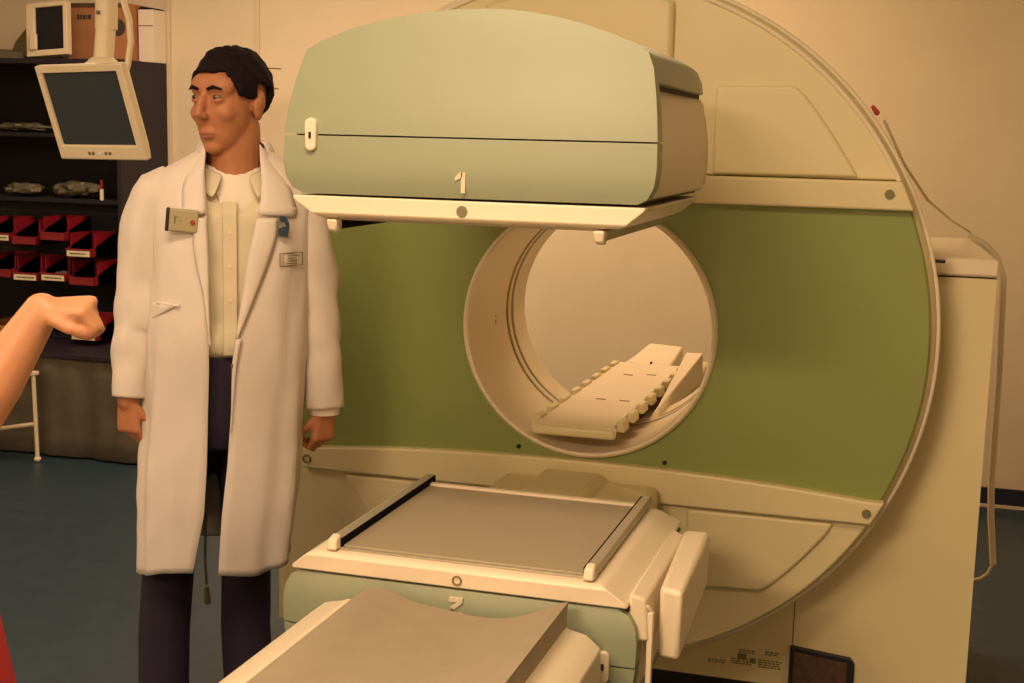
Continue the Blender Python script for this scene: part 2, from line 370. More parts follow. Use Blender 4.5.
def make_detector(number, label, flip):
    t = thing('detector_head', label, 'detector head', (DX,DY,DZ), 0, None)
    if flip: t.rotation_euler = (0,PI,0)
    P = lambda mb, n, m, **k: mb.build(n, m, t, **k)
    lo = clip(prof, .4855, False); up = clip(prof, .4885, True)
    domed(lo, 0, .055, 'lower_front_cover', t)
    # upper cover with full-depth hood
    domed(up, 0, .055, 'upper_front_cover', t)
    hood = clip(prof, .592, True)
    mbh = MB(); hh = [(x*.999,z-.002) for x,z in hood]
    n = len(hh); mbh.loft([[(x,.045,z) for x,z in hh],[(x,.50,z-.001) for x,z in hh],[(x*.985,.60,.592+(z-.592)*.93) for x,z in hh],[(x*.97,.615,.592+(z-.592)*.86) for x,z in hh]])
    P(mbh, 'hood', 'mint', bevel=.004)
    P(MB().box(-.338,.338,.03,.60,.380,.60), 'core', 'groove', smooth=False)
    for s in (1,-1):
        pp = [(s*.30,.380),(s*.350,.386),(s*.3565,.43),(s*.3565,.49),(s*.346,.572),(s*.337,.583),(s*.30,.583)]
        P(MB().prism(pp if s<0 else pp[::-1], .052, .615), 'side_panel', 'cream2', bevel=.006, seg=3)
        P(MB().prism([(s*.300,.395),(s*.352,.395),(s*.356,.44),(s*.355,.49),(s*.346,.55),(s*.300,.555)], .616, .65), 'rear_flange', 'cream', bevel=.006, seg=3)
    P(MB().box(-.31,.31,.616,.66,.395,.56), 'rear_plate', 'cream', smooth=False)
    # arm to the gantry
    P(MB().prism([(-.21,.40),(.21,.40),(.21,.55),(-.21,.55)], .655, 1.026), 'support_arm', 'cream', bevel=.02, seg=4)
    P(MB().prism([(-.125,.47),(.150,.47),(.150,.445),(.093,.380),(-.055,.380),(-.125,.445)], .66,1.02), 'arm_bracket', 'cream', bevel=.008)
    # tray (collimator frame)
    tr = MB().loft([[(-.341,.006,.372),(.345,.006,.372),(.345,.60,.372),(-.341,.60,.372)],[(-.341,.006,.3655),(.345,.006,.3655),(.343,.60,.3655),(-.341,.60,.3655)],[(-.300,.004,.338),(.312,.004,.338),(.312,.575,.338),(-.300,.575,.338)],[(-.288,.014,.3315),(.296,.014,.3315),(.296,.565,.3315),(-.288,.565,.3315)]])
    P(tr, 'collimator_frame', 'cream2', bevel=.003)
    P(MB().box(-.262,.262,.045,.54,.325,.336), 'collimator_plate', 'plate', bevel=.003)
    P(MB().box(-.262,.262,.030,.038,.3265,.334), 'plate_edge', 'steel', bevel=.001)
    P(MB().box(-.255,.255,.540,.560,.320,.336), 'rear_lip', 'cream2', bevel=.004)
    for s in (1,-1):
        rl = P(MB().box(s*.262-.0115, s*.262+.0115, .030,.585,.309,.328), 'rail', 'steel', bevel=.003)
        MB().box(s*.262-s*.0135, s*.262-s*.0110, .034,.58,.3095,.3275).build('rail_strip','matteblack',rl,smooth=False)
        (lambda m_: m_.build('rail_end','cream2',rl,bevel=.004))(MB().hexa([(s*.262-.010,.016,.306),(s*.262+.008,.016,.306),(s*.262+.008,.040,.300),(s*.262-.010,.040,.300),(s*.262-.012,.010,.328),(s*.262+.010,.010,.328),(s*.262+.010,.040,.328),(s*.262-.012,.040,.328)]))
    # outboard box on one long side
    L = lambda x, y: (-(x-DX), y-DY)
    if flip:
        P(MB().hexa([(-.388,.075,.345),(-.434,.06,.345),(-.424,.478,.345),(-.366,.470,.345),(-.388,.085,.49),(-.430,.08,.49),(-.434,.40,.44),(-.37,.40,.44)]), 'side_box', 'cream2', bevel=.010, seg=3)
        P(MB().hexa([(-.340,.026,.347),(-.370,.032,.358),(-.370,.47,.358),(-.340,.48,.347),(-.340,.026,.44),(-.380,.034,.44),(-.380,.46,.44),(-.340,.48,.44)]), 'side_shoulder', 'cream2', bevel=.006, seg=3)
        P(MB().tube([(-.379,.046,.385),(-.373,.040,.374),(-.358,.036,.370)],[.004]*3,8).box(-.384,-.374,.036,.052,.385,.62), 'edge_trim','cream2',bevel=.004,seg=3)
    # lock plate, number and round mark on the front
    lk = MB(); k = [(-.300+.0115*C_(a_), .455+.0 if False else (.507 if S(a_)>=0 else .468)+.0115*S(a_)) for a_ in [2*PI*i/24 for i in range(24)]]
    lp_ = P(lk.prism(k, -.005, .012), 'lock_plate', 'cream2', bevel=.003, seg=3)
    MB().box(-.3025,-.2975,-.0065,-.004,.480,.492).build('keyhole','black',lp_,smooth=False)
    yb0, yb1 = -.0010, .009
    if number == 1:
        g = MB().box(.002,.010,yb0,yb1,.390,.428); g.prism([(.004,.428),(.004,.419),(-.010,.412),(-.010,.419),(-.001,.428)],yb0,yb1)
    else:
        # digit two, laid on the turned head; drawn upright in the head's own frame
        path = []
        for i in range(13):
            a_ = PI*.98 - i*PI*1.18/12; path.append((.0105*C_(a_), .413+.0105*S(a_)))
        path.append((-.0105,.391)); ww = .0040
        g = MB()
        for i in range(len(path)-1):
            p, q_ = Vector(path[i]), Vector(path[i+1]); dd = (q_-p).normalized(); nn = Vector((-dd.y,dd.x))*ww; e = dd*.001
            g.prism([tuple(p-nn-e),tuple(q_-nn+e),tuple(q_+nn+e),tuple(p+nn-e)],yb0,yb1)
        g.box(-.0140,.0135,yb0-.0004,yb1,.3840,.3925)
        g.xf(Matrix.Translation((-.006,0,.005)))
    if number == 1: g.xf(Matrix.Translation((0,0,-.003)))
    P(g, 'number_badge', 'badge', smooth=False)
    cx_, cz_ = (.003,.353) if number == 1 else (-.006,.356)
    if number == 1: P(MB().disc((cx_,cz_),.0105,.0025,.02), 'round_mark', 'mark')
    else:
        P(MB().ringprism([(cx_+.010*C_(a_),cz_+.010*S(a_)) for a_ in TH[::12]],[(cx_+.007*C_(a_),cz_+.007*S(a_)) for a_ in TH[::12]],.0025,.02), 'round_mark', 'mark')
    return t
SGN = 1
make_detector(1,'upper grey-green detector head numbered 1, hanging above the open bore','x' and False)
make_detector(2,'lower grey-green detector head with tray facing up, at the end of the patient bed',True)

# ------------------------------------------------------------------ patient bed
BX = -.797
bed = thing('patient_bed','narrow patient bed with cream side rails and curved grey mattress, running towards the viewer','patient bed',(BX,1.2,0))
y0, y1 = -1.05, 1.125
for s in (-1,1):
    pp = [(s*.19,.690),(s*(.207 if s<0 else .196),.700),(s*.222,.7005),(s*.226,.697),(s*.262,.690),(s*.290,.668),(s*.293,.60),(s*.280,.575),(s*.20,.575)]
    b = MB().loft([[(x,y0,z) for x,z in pp],[(x,y1-.02,z) for x,z in pp],[(x*.985 if abs(x)>.23 else x,y1,z-.004) for x,z in pp]])
    b.build('side_rail','cream2',bed,bevel=.004,seg=2)
MB().box(-.20,.20,y0,y1-.02,.585,.64).build('frame','cream',bed,smooth=False)
# curved pad
nx = 40; rings = []
PADX = [(-.200,.701),(-.188,.720),(-.168,.7305),(-.13,.726),(-.08,.711),(-.02,.7045),(.04,.698),(.09,.700),(.14,.713),(.18,.730),(.205,.743),(.224,.749)]
for j, y in enumerate([y0+(1.115-y0)*k/24 for k in range(25)]):
    endc = max(0,(y-.75)/.365)
    up_, dn = [], []
    for i in range(nx+1):
        f = i/nx*(len(PADX)-1); k = min(int(f),len(PADX)-2); v = f-k
        q0, q1, q2, q3 = PADX[max(k-1,0)], PADX[k], PADX[k+1], PADX[min(k+2,len(PADX)-1)]
        x, z = [.5*(2*q1[e]+(q2[e]-q0[e])*v+(2*q0[e]-5*q1[e]+4*q2[e]-q3[e])*v*v+(3*q1[e]-q0[e]-3*q2[e]+q3[e])*v**3) for e in (0,1)]
        up_.append((x,y,z)); dn.append((x*.985,y,.686))
    rings.append(up_+dn[::-1])
MB().loft(rings).build('mattress','mattress',bed,angle=60)
MB().box(-.16,.16,-.75,.35,.06,.60).build('pedestal','cream',bed,bevel=.02,seg=3)
MB().box(-.26,.26,-.95,.55,0,.06).build('foot','cream',bed,bevel=.02,seg=3)

# ------------------------------------------------------------------ rear board inside the bore
rb = thing('rear_support_board','cream support board with notched edges lying inside the scanner bore','patient board',(-.84,3.95,0))
bz = .842
ol = []
nT = 8
def notch(side):
    pts = []
    for k in range(nT):
        y = -.56+ k*.132
        for (dy, w) in ((0,0),(.018,.014),(.07,.014),(.078,0),(.131,0)): pts.append((side*(.117-w*0.9+.0), y+dy) if w else (side*.117, y+dy))
    return pts
L = notch(-1); Rr = notch(1)
outl = L+Rr[::-1]
m = MB(); n = len(outl)
m.add([(x,y,bz) for x,y in outl]+[(x,y,bz-.022) for x,y in outl],[tuple(range(n)),tuple(range(2*n-1,n-1,-1))]+[(i,(i+1)%n,(i+1)%n+n,i+n) for i in range(n)])
m.build('board','cream2',rb,bevel=.003)
for s in (-1,1):
    for k in range(nT):
        y = -.545+k*.132
        MB().hexa([(s*.104,y+.034,bz-.020),(s*.128,y+.034,bz-.020),(s*.128,y+.102,bz-.020),(s*.104,y+.102,bz-.020),(s*.104,y+.034,bz+.008),(s*.124,y+.034,bz+.008),(s*.124,y+.102,bz+.008),(s*.104,y+.102,bz+.008)]).build('edge_clip','cream',rb,bevel=.004,seg=2)
for (x0,x1,y) in ((-.03,.0,-.18),(.04,.07,-.18),(-.04,-.01,.25),(.03,.06,.28)):
    MB().box(x0,x1,y,y+.01,bz,bz+.0012).build('slot_mark','mark',rb,smooth=False)
MB().box(-.115,.115,-.572,-.545,bz-.030,bz-.002).build('front_edge','cream',rb,bevel=.010,seg=4)
# the wedge-shaped carrier under the rear part
MB().hexa([(.03,-.14,.765),(.10,-.14,.765),(.10,.62,.765),(.03,.62,.765),(.03,-.14,bz-.022),(.10,-.14,bz-.022),(.10,.62,bz-.022),(.03,.62,bz-.022)]).build('carrier','darkbrown',rb,bevel=.004)
MB().hexa([(.128,-.18,.792),(.160,-.18,.792),(.178,.52,.792),(.128,.52,.792),(.150,-.14,.83),(.158,-.14,.83),(.185,.45,.90),(.120,.50,.89)]).build('side_wedge','cream2',rb,bevel=.004)
b = MB().hexa([(-.10,.54,.80),(.06,.54,.80),(.06,.80,.80),(-.10,.80,.80),(-.09,.56,.838),(.06,.56,.832),(.06,.80,.862),(-.06,.80,.868)]); b.build('headrest','cream2',rb,bevel=.006)
MB().box(-.012,-.006,.552,.57,.815,.838).build('headrest_slot','black',rb,smooth=False)
MB().box(-.12,.12,.40,.75,.70,.80).build('rear_beam','cream',rb,bevel=.01)
MB().box(-.15,.15,.66,.90,0,.80).build('rear_column','cream',rb,bevel=.02,seg=3)

# ------------------------------------------------------------------ people
def curl_hand(mb, w, d, up_, side, size=1.0, curl=(.9,1.2,.8), tuck=False):
    """hand from wrist w: d = direction of the palm, up_ = back of the hand, side = towards the thumb"""
    d, up_, side = Vector(d).normalized(), Vector(up_).normalized(), Vector(side).normalized(); w = Vector(w); k = size
    for (t0, r0, t1, r1, off) in ((0,.024,.085,.020,0),):
        for o_ in (-.026,-.010,.008,.024):
            mb.capsule(w+side*o_*.6*k, w+d*.082*k+side*o_*k, .017*k, .0135*k, 10)
    lens = ((.038,.024,.019),(.044,.028,.020),(.041,.026,.020),(.032,.020,.017))
    for i, L in enumerate(lens):
        o_ = (.028,.0095,-.0095,-.028)[i]; p = w+d*(.086-.004*abs(i-1))*k+side*o_*k; a = curl[0]*(.85+.1*i); rr = (.0088,.0090,.0086,.0078)[i]
        for j, l in enumerate(L):
            dirv = (d*C_(a)-up_*S(a)); q_ = p+dirv*l*k; mb.capsule(p, q_, rr*k*(1-.08*j), rr*k*(.92-.08*j), 10); p = q_; a += curl[min(j+1,2)]
    p = w+d*.025*k+side*.028*k-up_*.006*k
    seq = ((.040,(.85,.30,-.42),.0125),(.030,(.80,-.25,-.50),.0110),(.024,(.45,-.85,-.25),.0098)) if tuck else ((.040,(.72,.55,-.35),.0125),(.032,(.90,.12,-.45),.0105),(.025,(.80,-.35,-.55),.0095))
    for l, (x, y, z), r_ in seq:
        q_ = p+(d*x+side*y+up_*z).normalized()*l*k; mb.capsule(p, q_, r_*k, r_*.92*k, 10); p = q_
    return mb
def head_mesh(mb, X):
    E = lambda c, r, rot=None: mb.sphere(X @ Vector(c), r, 22, 14, (X.to_3x3() @ rot) if rot else X.to_3x3())
    E((0,.016,.032),(.073,.092,.078)); E((0,-.022,-.02),(.064,.066,.085)); E((0,-.030,-.062),(.050,.052,.048)); E((0,-.058,-.094),(.026,.022,.018))
    E((0,-.055,.035),(.060,.034,.035)); E((0,-.078,.030),(.046,.012,.010))
    for s in (-1,1):
        E((s*.038,-.056,-.022),(.022,.024,.022)); E((s*.0715,.018,-.008),(.010,.020,.032), Matrix.Rotation(s*.25,3,'Z')); E((s*.075,.026,.004),(.009,.018,.022), Matrix.Rotation(s*.4,3,'Z'))
        E((s*.0085,-.098,-.028),(.008,.010,.008)); E((s*.030,-.076,.006),(.016,.011,.007))
    for k in range(6): E((0,-.086-.0045*k,.016-.008*k),(.0075+.0006*k,.012,.010))
    E((0,-.082,-.063),(.023,.011,.006)); E((0,-.081,-.071),(.020,.011,.006))
def face_parts(par, X, hairm='hair'):
    Rm = X.to_3x3(); rz = Rm
    for s in (-1,1):
        ey = MB().sphere(X @ Vector((s*.030,-.0755,.012)), (.0120,.0110,.0075), 16, 10, Rm).build('eye','eye',par)
        MB().sphere(X @ Vector((s*.030-.001,-.0845,.012)), (.0045,.0035,.0045), 12, 8, Rm).build('iris','iris',ey)
        b = MB().tube([X @ Vector(p) for p in ((s*.013,-.0905,.029),(s*.030,-.0905,.034),(s*.047,-.080,.029))],[.0035,.0045,.002],8); b.build('eyebrow',hairm,par)
    b = MB().tube([X @ Vector(p) for p in ((-.021,-.0825,-.0655),(-.010,-.0905,-.0640),(0,-.0920,-.0650),(.010,-.0905,-.0640),(.021,-.0825,-.0655))],[.0015,.003,.003,.003,.0015],8)
    b.tube([X @ Vector(p) for p in ((-.017,-.0830,-.0705),(0,-.0910,-.0725),(.017,-.0830,-.0705))],[.0015,.0035,.0015],8); b.build('lips','lip',par)
def hair_mesh(X, long=0):
    """short hair: a thick shell over the skull cut along the hairline"""
    nu, nv = 84, 52; V = []; F = []; keep = {}
    def hair_r(d):
        # d is a unit direction from the skull centre; return the outer point
        e = Vector((d.x*.0845, d.y*.1060, d.z*.0890))
        nn = noise.noise(Vector((d.x*5.1,d.y*5.1,d.z*3.1)))*.006 + noise.noise(Vector((d.x*17,d.y*17,d.z*6)))*.0032
        return e*(1+nn/.085)
    def hairy(d):
        az = math.atan2(abs(d.x), -d.y)      # 0 at the face, pi at the nape
        lim = [(0,.33),(.35,.36),(.62,.36),(.80,.06),(.98,-.22),(1.30,-.34),(1.42,-.20),(1.52,.12),(1.90,.05),(2.08,-.72),(PI,-.92)]
        for (a0,l0),(a1,l1) in zip(lim, lim[1:]):
            if az <= a1: return d.z > l0+(l1-l0)*(az-a0)/(a1-a0) + .04*noise.noise(d*9)
        return True
    cen = Vector((0,.018,.034))
    for i in range(nv+1):
        ph = -PI/2+PI*i/nv
        for j in range(nu):
            d = Vector((C_(ph)*S(2*PI*j/nu), -C_(ph)*C_(2*PI*j/nu), S(ph))); V.append(X @ (cen+hair_r(d))); keep[i*nu+j] = hairy(d)
    for i in range(nv):
        for j in range(nu):
            q_ = (i*nu+j, i*nu+(j+1)%nu, (i+1)*nu+(j+1)%nu, (i+1)*nu+j)
            if sum(keep[k] for k in q_) >= 3: F.append(q_)
    used = sorted({k for f in F for k in f}); mp = {k:i for i,k in enumerate(used)}
    m = MB(); m.add([V[k] for k in used], [tuple(mp[k] for k in f) for f in F]); return m

# --- the man in the white coat
TM = math.atan2(1.58, 2.9)
man = thing('person','person in open white lab coat, cream shirt and dark trousers, standing left of the scanner','person',(-1.58,2.9,0),TM)
HX = Matrix.Translation((-.004,.0,1.660)) @ Matrix.Rotation(R(-40),4,'Z') @ Matrix.Rotation(R(2),4,'X') @ Matrix.Diagonal((1.03,1.0,1.075,1))
b = MB(); head_mesh(b, HX)
b.capsule((.010,.020,1.46),(.008,.012,1.60),.066,.062,18)
def ell(cx, cy, z, a, bb_, n=28, p=2.3):
    r = []
    for i in range(n):
        t = 2*PI*i/n; c, s = C_(t), S(t)
        r.append((cx+a*math.copysign(abs(c)**(2/p),c), cy+bb_*math.copysign(abs(s)**(2/p),s), z))
    return r
b.loft([ell(-.03,.02,.86,.14,.09),ell(-.02,.02,1.0,.145,.09),ell(0,.02,1.15,.14,.085),ell(0,.02,1.32,.155,.09),ell(0,.02,1.43,.15,.08),ell(.005,.02,1.49,.085,.055)])
for s, xs in ((-1,(-.155,-.225,-.247)),(1,(.155,.218,.225))):
    b.capsule((s*.13,.02,1.43),(xs[0],.02,1.42),.05,.05); b.capsule((xs[0],.02,1.42),(xs[1],.03,1.16),.048,.037); b.capsule((xs[1],.03,1.16),(xs[2],-.005,.945),.037,.026)
curl_hand(b, (-.247,-.005,.948), (.02,-.10,-1), (-.55,-.83,.08), (.80,-.55,0), .86, (.75,1.15,.9))
curl_hand(b, (.224,-.005,.915), (-.10,-.10,-1), (.45,-.88,.05), (-.88,-.45,0), .86, (.75,1.15,.9))
for x0, xm, x1 in ((-.105,-.158,-.174),(.022,.030,.033)):
    b.capsule((x0,.02,.84),(xm,.015,.50),.060,.048); b.capsule((xm,.015,.50),(x1,.04,.10),.05,.036); b.capsule((x1,.04,.06),(x1,-.10,.045),.036,.028)
o = b.build('body','skin',man); skinify(o,.0042,5,.5)
face_parts(man, HX)
solid(sub(hair_mesh(HX).build('hair','hair',man,angle=80),1),.010,-1)
# trousers
def trouser(n=24):
    rings = []
    b = MB()
    b.loft([ell(-.02,.02,1.075,.150,.105),ell(-.022,.02,1.0,.155,.110),ell(-.03,.02,.90,.160,.115),ell(-.04,.02,.83,.155,.105)])
    for cx, pts in ((0,[(-.105,.84,.072),(-.120,.78,.070),(-.138,.70,.066),(-.160,.52,.064),(-.174,.35,.064),(-.176,.22,.063),(-.178,.07,.062)]),(1,[(.020,.84,.072),(.028,.78,.070),(.032,.70,.066),(.030,.52,.062),(.027,.35,.063),(.033,.22,.063),(.035,.07,.062)])):
        b.loft([ell(x,.025+.006*S(z*23),z,r_,r_*1.08,24,2) for x,z,r_ in pts])
    return b
o = trouser().build('trousers','trouser',man); skinify(o,.009,6,.5)
for x in (-.176,.035):
    m = MB().loft([[(x+dx*w, y, z) for dx, z in ((-1,.0),(-1,.03),(-.7,h_),(.7,h_),(1,.03),(1,.0))] for y,w,h_ in ((.10,.030,.07),(.06,.038,.085),(-.02,.040,.08),(-.10,.044,.055),(-.15,.038,.042),(-.175,.018,.03))])
    m.build('shoe','shoe',man,bevel=.006,seg=3)
# shirt
def wr(x, z, a=1): return a*(.006*noise.noise(Vector((x*9,z*14,3.1)))+.003*noise.noise(Vector((x*30,z*26,1))))
rings = []
for k in range(30):
    z = 1.062+k*(1.475-1.062)/29
    a = .150+.0*z; d_ = .108 if z < 1.4 else .108-.045*((z-1.4)/.075)
    aw = a if z < 1.40 else a-.055*((z-1.40)/.075)**1.5
    pooch = .010*math.exp(-((z-1.100)/.03)**2)
    if z < 1.075: pooch = -.002
    r = []
    for i in range(48):
        t = 2*PI*i/48; x = aw*math.copysign(abs(C_(t))**.87,C_(t)); y = .018+(d_+pooch)*math.copysign(abs(S(t))**.87,S(t))
        dn = wr(x,z,1.6) if y < 0 else 0
        top_ = max(0,min(1,(z-1.40)/.07)) if y < 0 else 0
        r.append((x, y-dn+.006*top_, z-.060*top_*math.exp(-((x-.008)/.042)**2)))
    rings.append(r)
o = SH = MB().loft(rings).build('shirt','shirt',man,angle=80)
# placket with buttons
b = MB(); pl = []
for k in range(26):
    z = 1.070+k*(1.43-1.070)/25; x = -.004; y = .018-.110-.006-wr(x,z,1.6)*.6 - (.008*math.exp(-((z-1.100)/.03)**2)) + (.030*((z-1.40)/.03) if z>1.40 else 0)
    pl.append([(x-.017,y,z),(x-.015,y-.003,z),(x+.015,y-.003,z),(x+.017,y,z)])
b.loft(pl, closed=False); b.build('placket','shirt',SH)
for z in (1.12,1.20,1.28,1.36):
    MB().disc((-.004,z),.0042,.018-.1205-wr(-.004,z,1.6)*.6,.018-.112).build('button','cream2',SH)
# white T-shirt at the neck
rings = []
for z, a, bb_, dy in ((1.395,.118,.078,-.012),(1.440,.105,.074,-.004),(1.470,.088,.072,.002),(1.490,.076,.071,.006),(1.502,.072,.069,.008),(1.499,.068,.065,.009)):
    r = []
    for i in range(36):
        t = 2*PI*i/36; r.append((.010+a*C_(t), .018+dy+(bb_)*S(t), z+.022*S(t)+.022))
    rings.append(r)
o = MB().loft(rings, caps=(False,False)).build('undershirt','tee',man); solid(o,.003)
# collar flaps
def flap(s, m_, nm, outer):
    b = MB()
    b.add(outer[0],[(0,1,2,3)]); o = b.build(nm,m_,man); solid(o,.004,0)
    return o
for s in (-1,1):
    cx = .010
    rows = []
    for k in range(11):
        t = -PI/2 + s*(.35+ (PI-.45)*k/10)        # from the front round to the back of the neck
        rt = .076; x_ = cx+rt*C_(t)*1.0; y_ = .022+rt*S(t)*1.02; zz = 1.518+.030*S(t)+.004
        wdt = .058-.020*(k/10); fl = 1.30 if k else 1.15
        if k == 0: lo_ = (cx+s*.050, -.092, 1.432)
        elif k == 1: lo_ = (cx+s*.070,-.074,1.446)
        else: lo_ = (cx+rt*1.38*C_(t), .022+rt*1.30*S(t), zz-wdt*.72)
        rows.append([(x_,y_,zz),((x_*.45+lo_[0]*.55),(y_*.45+lo_[1]*.55)-.004,(zz*.45+lo_[2]*.55)+.006),lo_])
    b = MB().loft(rows, closed=False); o = b.build('collar','shirt',SH,angle=80); solid(o,.0035,0); sub(o,1)
# lab coat shell
def interp(tab, z):
    if z >= tab[0][0]: return tab[0][1:]
    for a, c in zip(tab, tab[1:]):
        if z >= c[0]:
            u = (a[0]-z)/(a[0]-c[0]); return [p+(q_-p)*u for p, q_ in zip(a[1:], c[1:])]
    return tab[-1][1:]
#        z     cx    a     b     xl     xr
coat = [(1.555,.010,.078,.062,-.066,.080),(1.530,.008,.115,.075,-.064,.082),(1.505,.005,.158,.088,-.062,.082),(1.475,.002,.182,.100,-.060,.081),(1.42,.0,.190,.122,-.056,.075),(1.33,-.002,.190,.137,-.054,.062),
        (1.20,-.004,.190,.142,-.054,.032),(1.115,-.008,.190,.142,-.054,.012),(1.05,-.012,.190,.142,-.055,.004),(.95,-.018,.192,.145,-.058,-.004),(.81,-.026,.197,.15,-.062,-.014),(.69,-.036,.194,.152,-.070,-.028),(.59,-.044,.190,.155,-.090,-.035),(.50,-.048,.187,.158,-.106,-.040)]
def coat_pt(z, t, out=0.):
    cx, a, bb_, xl, xr = interp(coat, z); p = .84
    x = cx+(a+out)*math.copysign(abs(S(t))**p, S(t)); y = .016-(bb_+out)*math.copysign(abs(C_(t))**p, C_(t)); return x, y
def ang(z, x):
    cx, a, bb_, xl, xr = interp(coat, z); u = max(-1,min(1,(x-cx)/a)); return math.copysign(math.asin(abs(u)**(1/.84)), u)
NZ, NT = 64, 72
rings = []
for k in range(NZ):
    z = 1.555-k*(1.555-.545)/(NZ-1); cx, a, bb_, xl, xr = interp(coat, z); tl = ang(z,xl); tr_ = ang(z,xr)
    r = []
    for i in range(NT):
        u = i/(NT-1); t = tl - u*(2*PI+tl-tr_)
        fold = 0
        low = max(0,min(1,(1.25-z)/.5))
        fold = low*(.006*S(t*7+z*1.2)+.004*S(t*13+1.3)) + .007*noise.noise(Vector((S(t)*2.6,C_(t)*2.6,z*5.5))) + .003*noise.noise(Vector((S(t)*8,C_(t)*8,z*15)))
        edge = min(u,1-u)*NT
        if edge < 3: fold *= .4
        x, y = coat_pt(z, t, fold if z < 1.5 else 0)
        zz = z
        if k > NZ-8: zz = z - (.020*max(0,S(-t)) + .012*S(t*3))*(k-(NZ-8))/7 + (.004 if C_(t)<0 else 0)
        if z < .62 and C_(t) < -.1: zz = zz+.0
        r.append((x,y,zz))
    rings.append(r)
o = MB().loft(rings, closed=False).build('lab_coat','coat',man,angle=80); solid(o,.0045,-1); CO = o
# seams / hem stitching: narrow raised facing along the front edges
def strip_on_coat(nm, zs, f0, f1, lift, m_='coat', nn=5):
    rows = []
    for z in zs:
        x0, x1 = f0(z), f1(z); row = []
        for i in range(nn):
            x = x0+(x1-x0)*i/(nn-1); t = ang(z,x); X_, Y_ = coat_pt(z,t,.004+lift+ .012*noise.noise(Vector((S(t)*2.6,C_(t)*2.6,z*5.5)))*.5); row.append((x,Y_-(0.0),z))
        rows.append(row)
    o = MB().loft(rows, closed=False).build(nm,m_,CO,angle=80); solid(o,.004,-1); return o
zr = lambda a, c, n: [a+(c-a)*i/(n-1) for i in range(n)]
# lapels: left (image) narrow with notch, right wide, folding down to the button
def lap(side, zs, inner, outer, lift=.008):
    rows = []
    for z in zs:
        row = []
        xi, xo = inner(z), outer(z)
        for i in range(6):
            u = i/5; x = xi+(xo-xi)*u; t = ang(z,x); _, y = coat_pt(z,t,lift+.006*S(PI*u*.9)+.004); row.append((x,y,z))
        rows.append(row)
    o = MB().loft(rows, closed=False).build('lapel','coat',CO,angle=80); solid(o,.0035,-1); return o
def pw(tab): return lambda z: interp(tab, z)[0]
lap(1, zr(1.395,1.115,26), pw([(1.45,.070),(1.395,.058),(1.30,.036),(1.20,.020),(1.115,.006)]), pw([(1.395,.108),(1.36,.106),(1.33,.098),(1.28,.080),(1.20,.048),(1.15,.028),(1.115,.014)]))
lap(1, zr(1.115,.90,16), pw([(1.115,.006),(1.05,-.002),(.90,-.006)]), pw([(1.115,.022),(1.05,.010),(.90,-.004)]))
lap(-1, zr(1.395,1.10,26), pw([(1.45,-.060),(1.395,-.056),(1.30,-.052),(1.10,-.050)]), pw([(1.395,-.086),(1.33,-.088),(1.28,-.080),(1.22,-.066),(1.10,-.052)]))
# collar of the coat: from neck to notch on both sides
for s in (-1,1):
    rows = []
    tab = pw([(1.56,.066),(1.53,.068),(1.48,.070),(1.44,.068),(1.405,.060)]) if s > 0 else pw([(1.56,.058),(1.53,.060),(1.48,.062),(1.405,.058)])
    tob = pw([(1.56,.085),(1.53,.112),(1.48,.140),(1.43,.155),(1.405,.150)]) if s > 0 else pw([(1.56,.075),(1.53,.098),(1.48,.112),(1.43,.112),(1.405,.108)])
    for z in zr(1.565,1.405,16):
        row = []
        for i in range(6):
            u = i/5; x = s*(tab(z)+(tob(z)-tab(z))*u); zq = min(z,1.545); t = ang(zq,x); _, y = coat_pt(zq,t,.012+.005*S(PI*u)); row.append((x,y,z-.020*u*(1 if z>1.43 else .4)))
        rows.append(row)
    o = MB().loft(rows, closed=False).build('coat_collar','coat',CO,angle=80); solid(o,.0035,-1)
# back of the collar
rows = []
for k in range(15):
    t = PI*.30+ (PI*1.40)*k/14
    rows.append([(.010+.074*S(t),.020-.070*C_(t),1.572),(.010+.084*S(t),.022-.080*C_(t),1.565),(.010+.100*S(t),.026-.094*C_(t),1.525)])
o = MB().loft(rows, closed=False).build('coat_collar_back','coat',CO,angle=80); solid(o,.0035,0)
# sleeves
def sleeve(pts, rad, nm='sleeve', seed=0):
    P = [Vector(p) for p in pts]; rings = []; n = 28; steps = 44
    for k in range(steps+1):
        f = k/steps*(len(P)-1); i = min(int(f),len(P)-2); u = f-i; u2 = u*u*(3-2*u)*.5+u*.5
        p = P[i].lerp(P[i+1],u2); r_ = rad[i]+(rad[i+1]-rad[i])*u
        t = (P[min(i+1,len(P)-1)]-P[i]).normalized(); a = Vector((0,1,0)); a = (a-t*a.dot(t)).normalized(); c = t.cross(a)
        row = []
        for j in range(n):
            th = 2*PI*j/n; w = 1+ .05*noise.noise(Vector((C_(th)*1.3,S(th)*1.3,p.z*11+seed)))*2 + .06*S(p.z*62+3.5*C_(th)+1.5*S(th)+seed+4*noise.noise(Vector((C_(th),S(th),p.z*5))))*math.exp(-((p.z-1.12)/.12)**2)
            row.append(tuple(p+a*r_*w*C_(th)*1.05+c*r_*w*S(th)))
        rings.append(row)
    o = MB().loft(rings, caps=(True,False)).build(nm,'coat',CO,angle=80); solid(o,.004,-1); return o
sleeve([(-.125,.02,1.470),(-.165,.02,1.435),(-.192,.022,1.36),(-.213,.028,1.24),(-.229,.025,1.12),(-.239,.010,1.02),(-.245,.0,.953)],[.050,.068,.066,.058,.052,.046,.041])
sleeve([(.115,.02,1.470),(.150,.02,1.440),(.176,.022,1.36),(.197,.028,1.24),(.210,.025,1.11),(.220,.010,1.0),(.224,.0,.918)],[.050,.064,.062,.058,.054,.050,.046],seed=5)
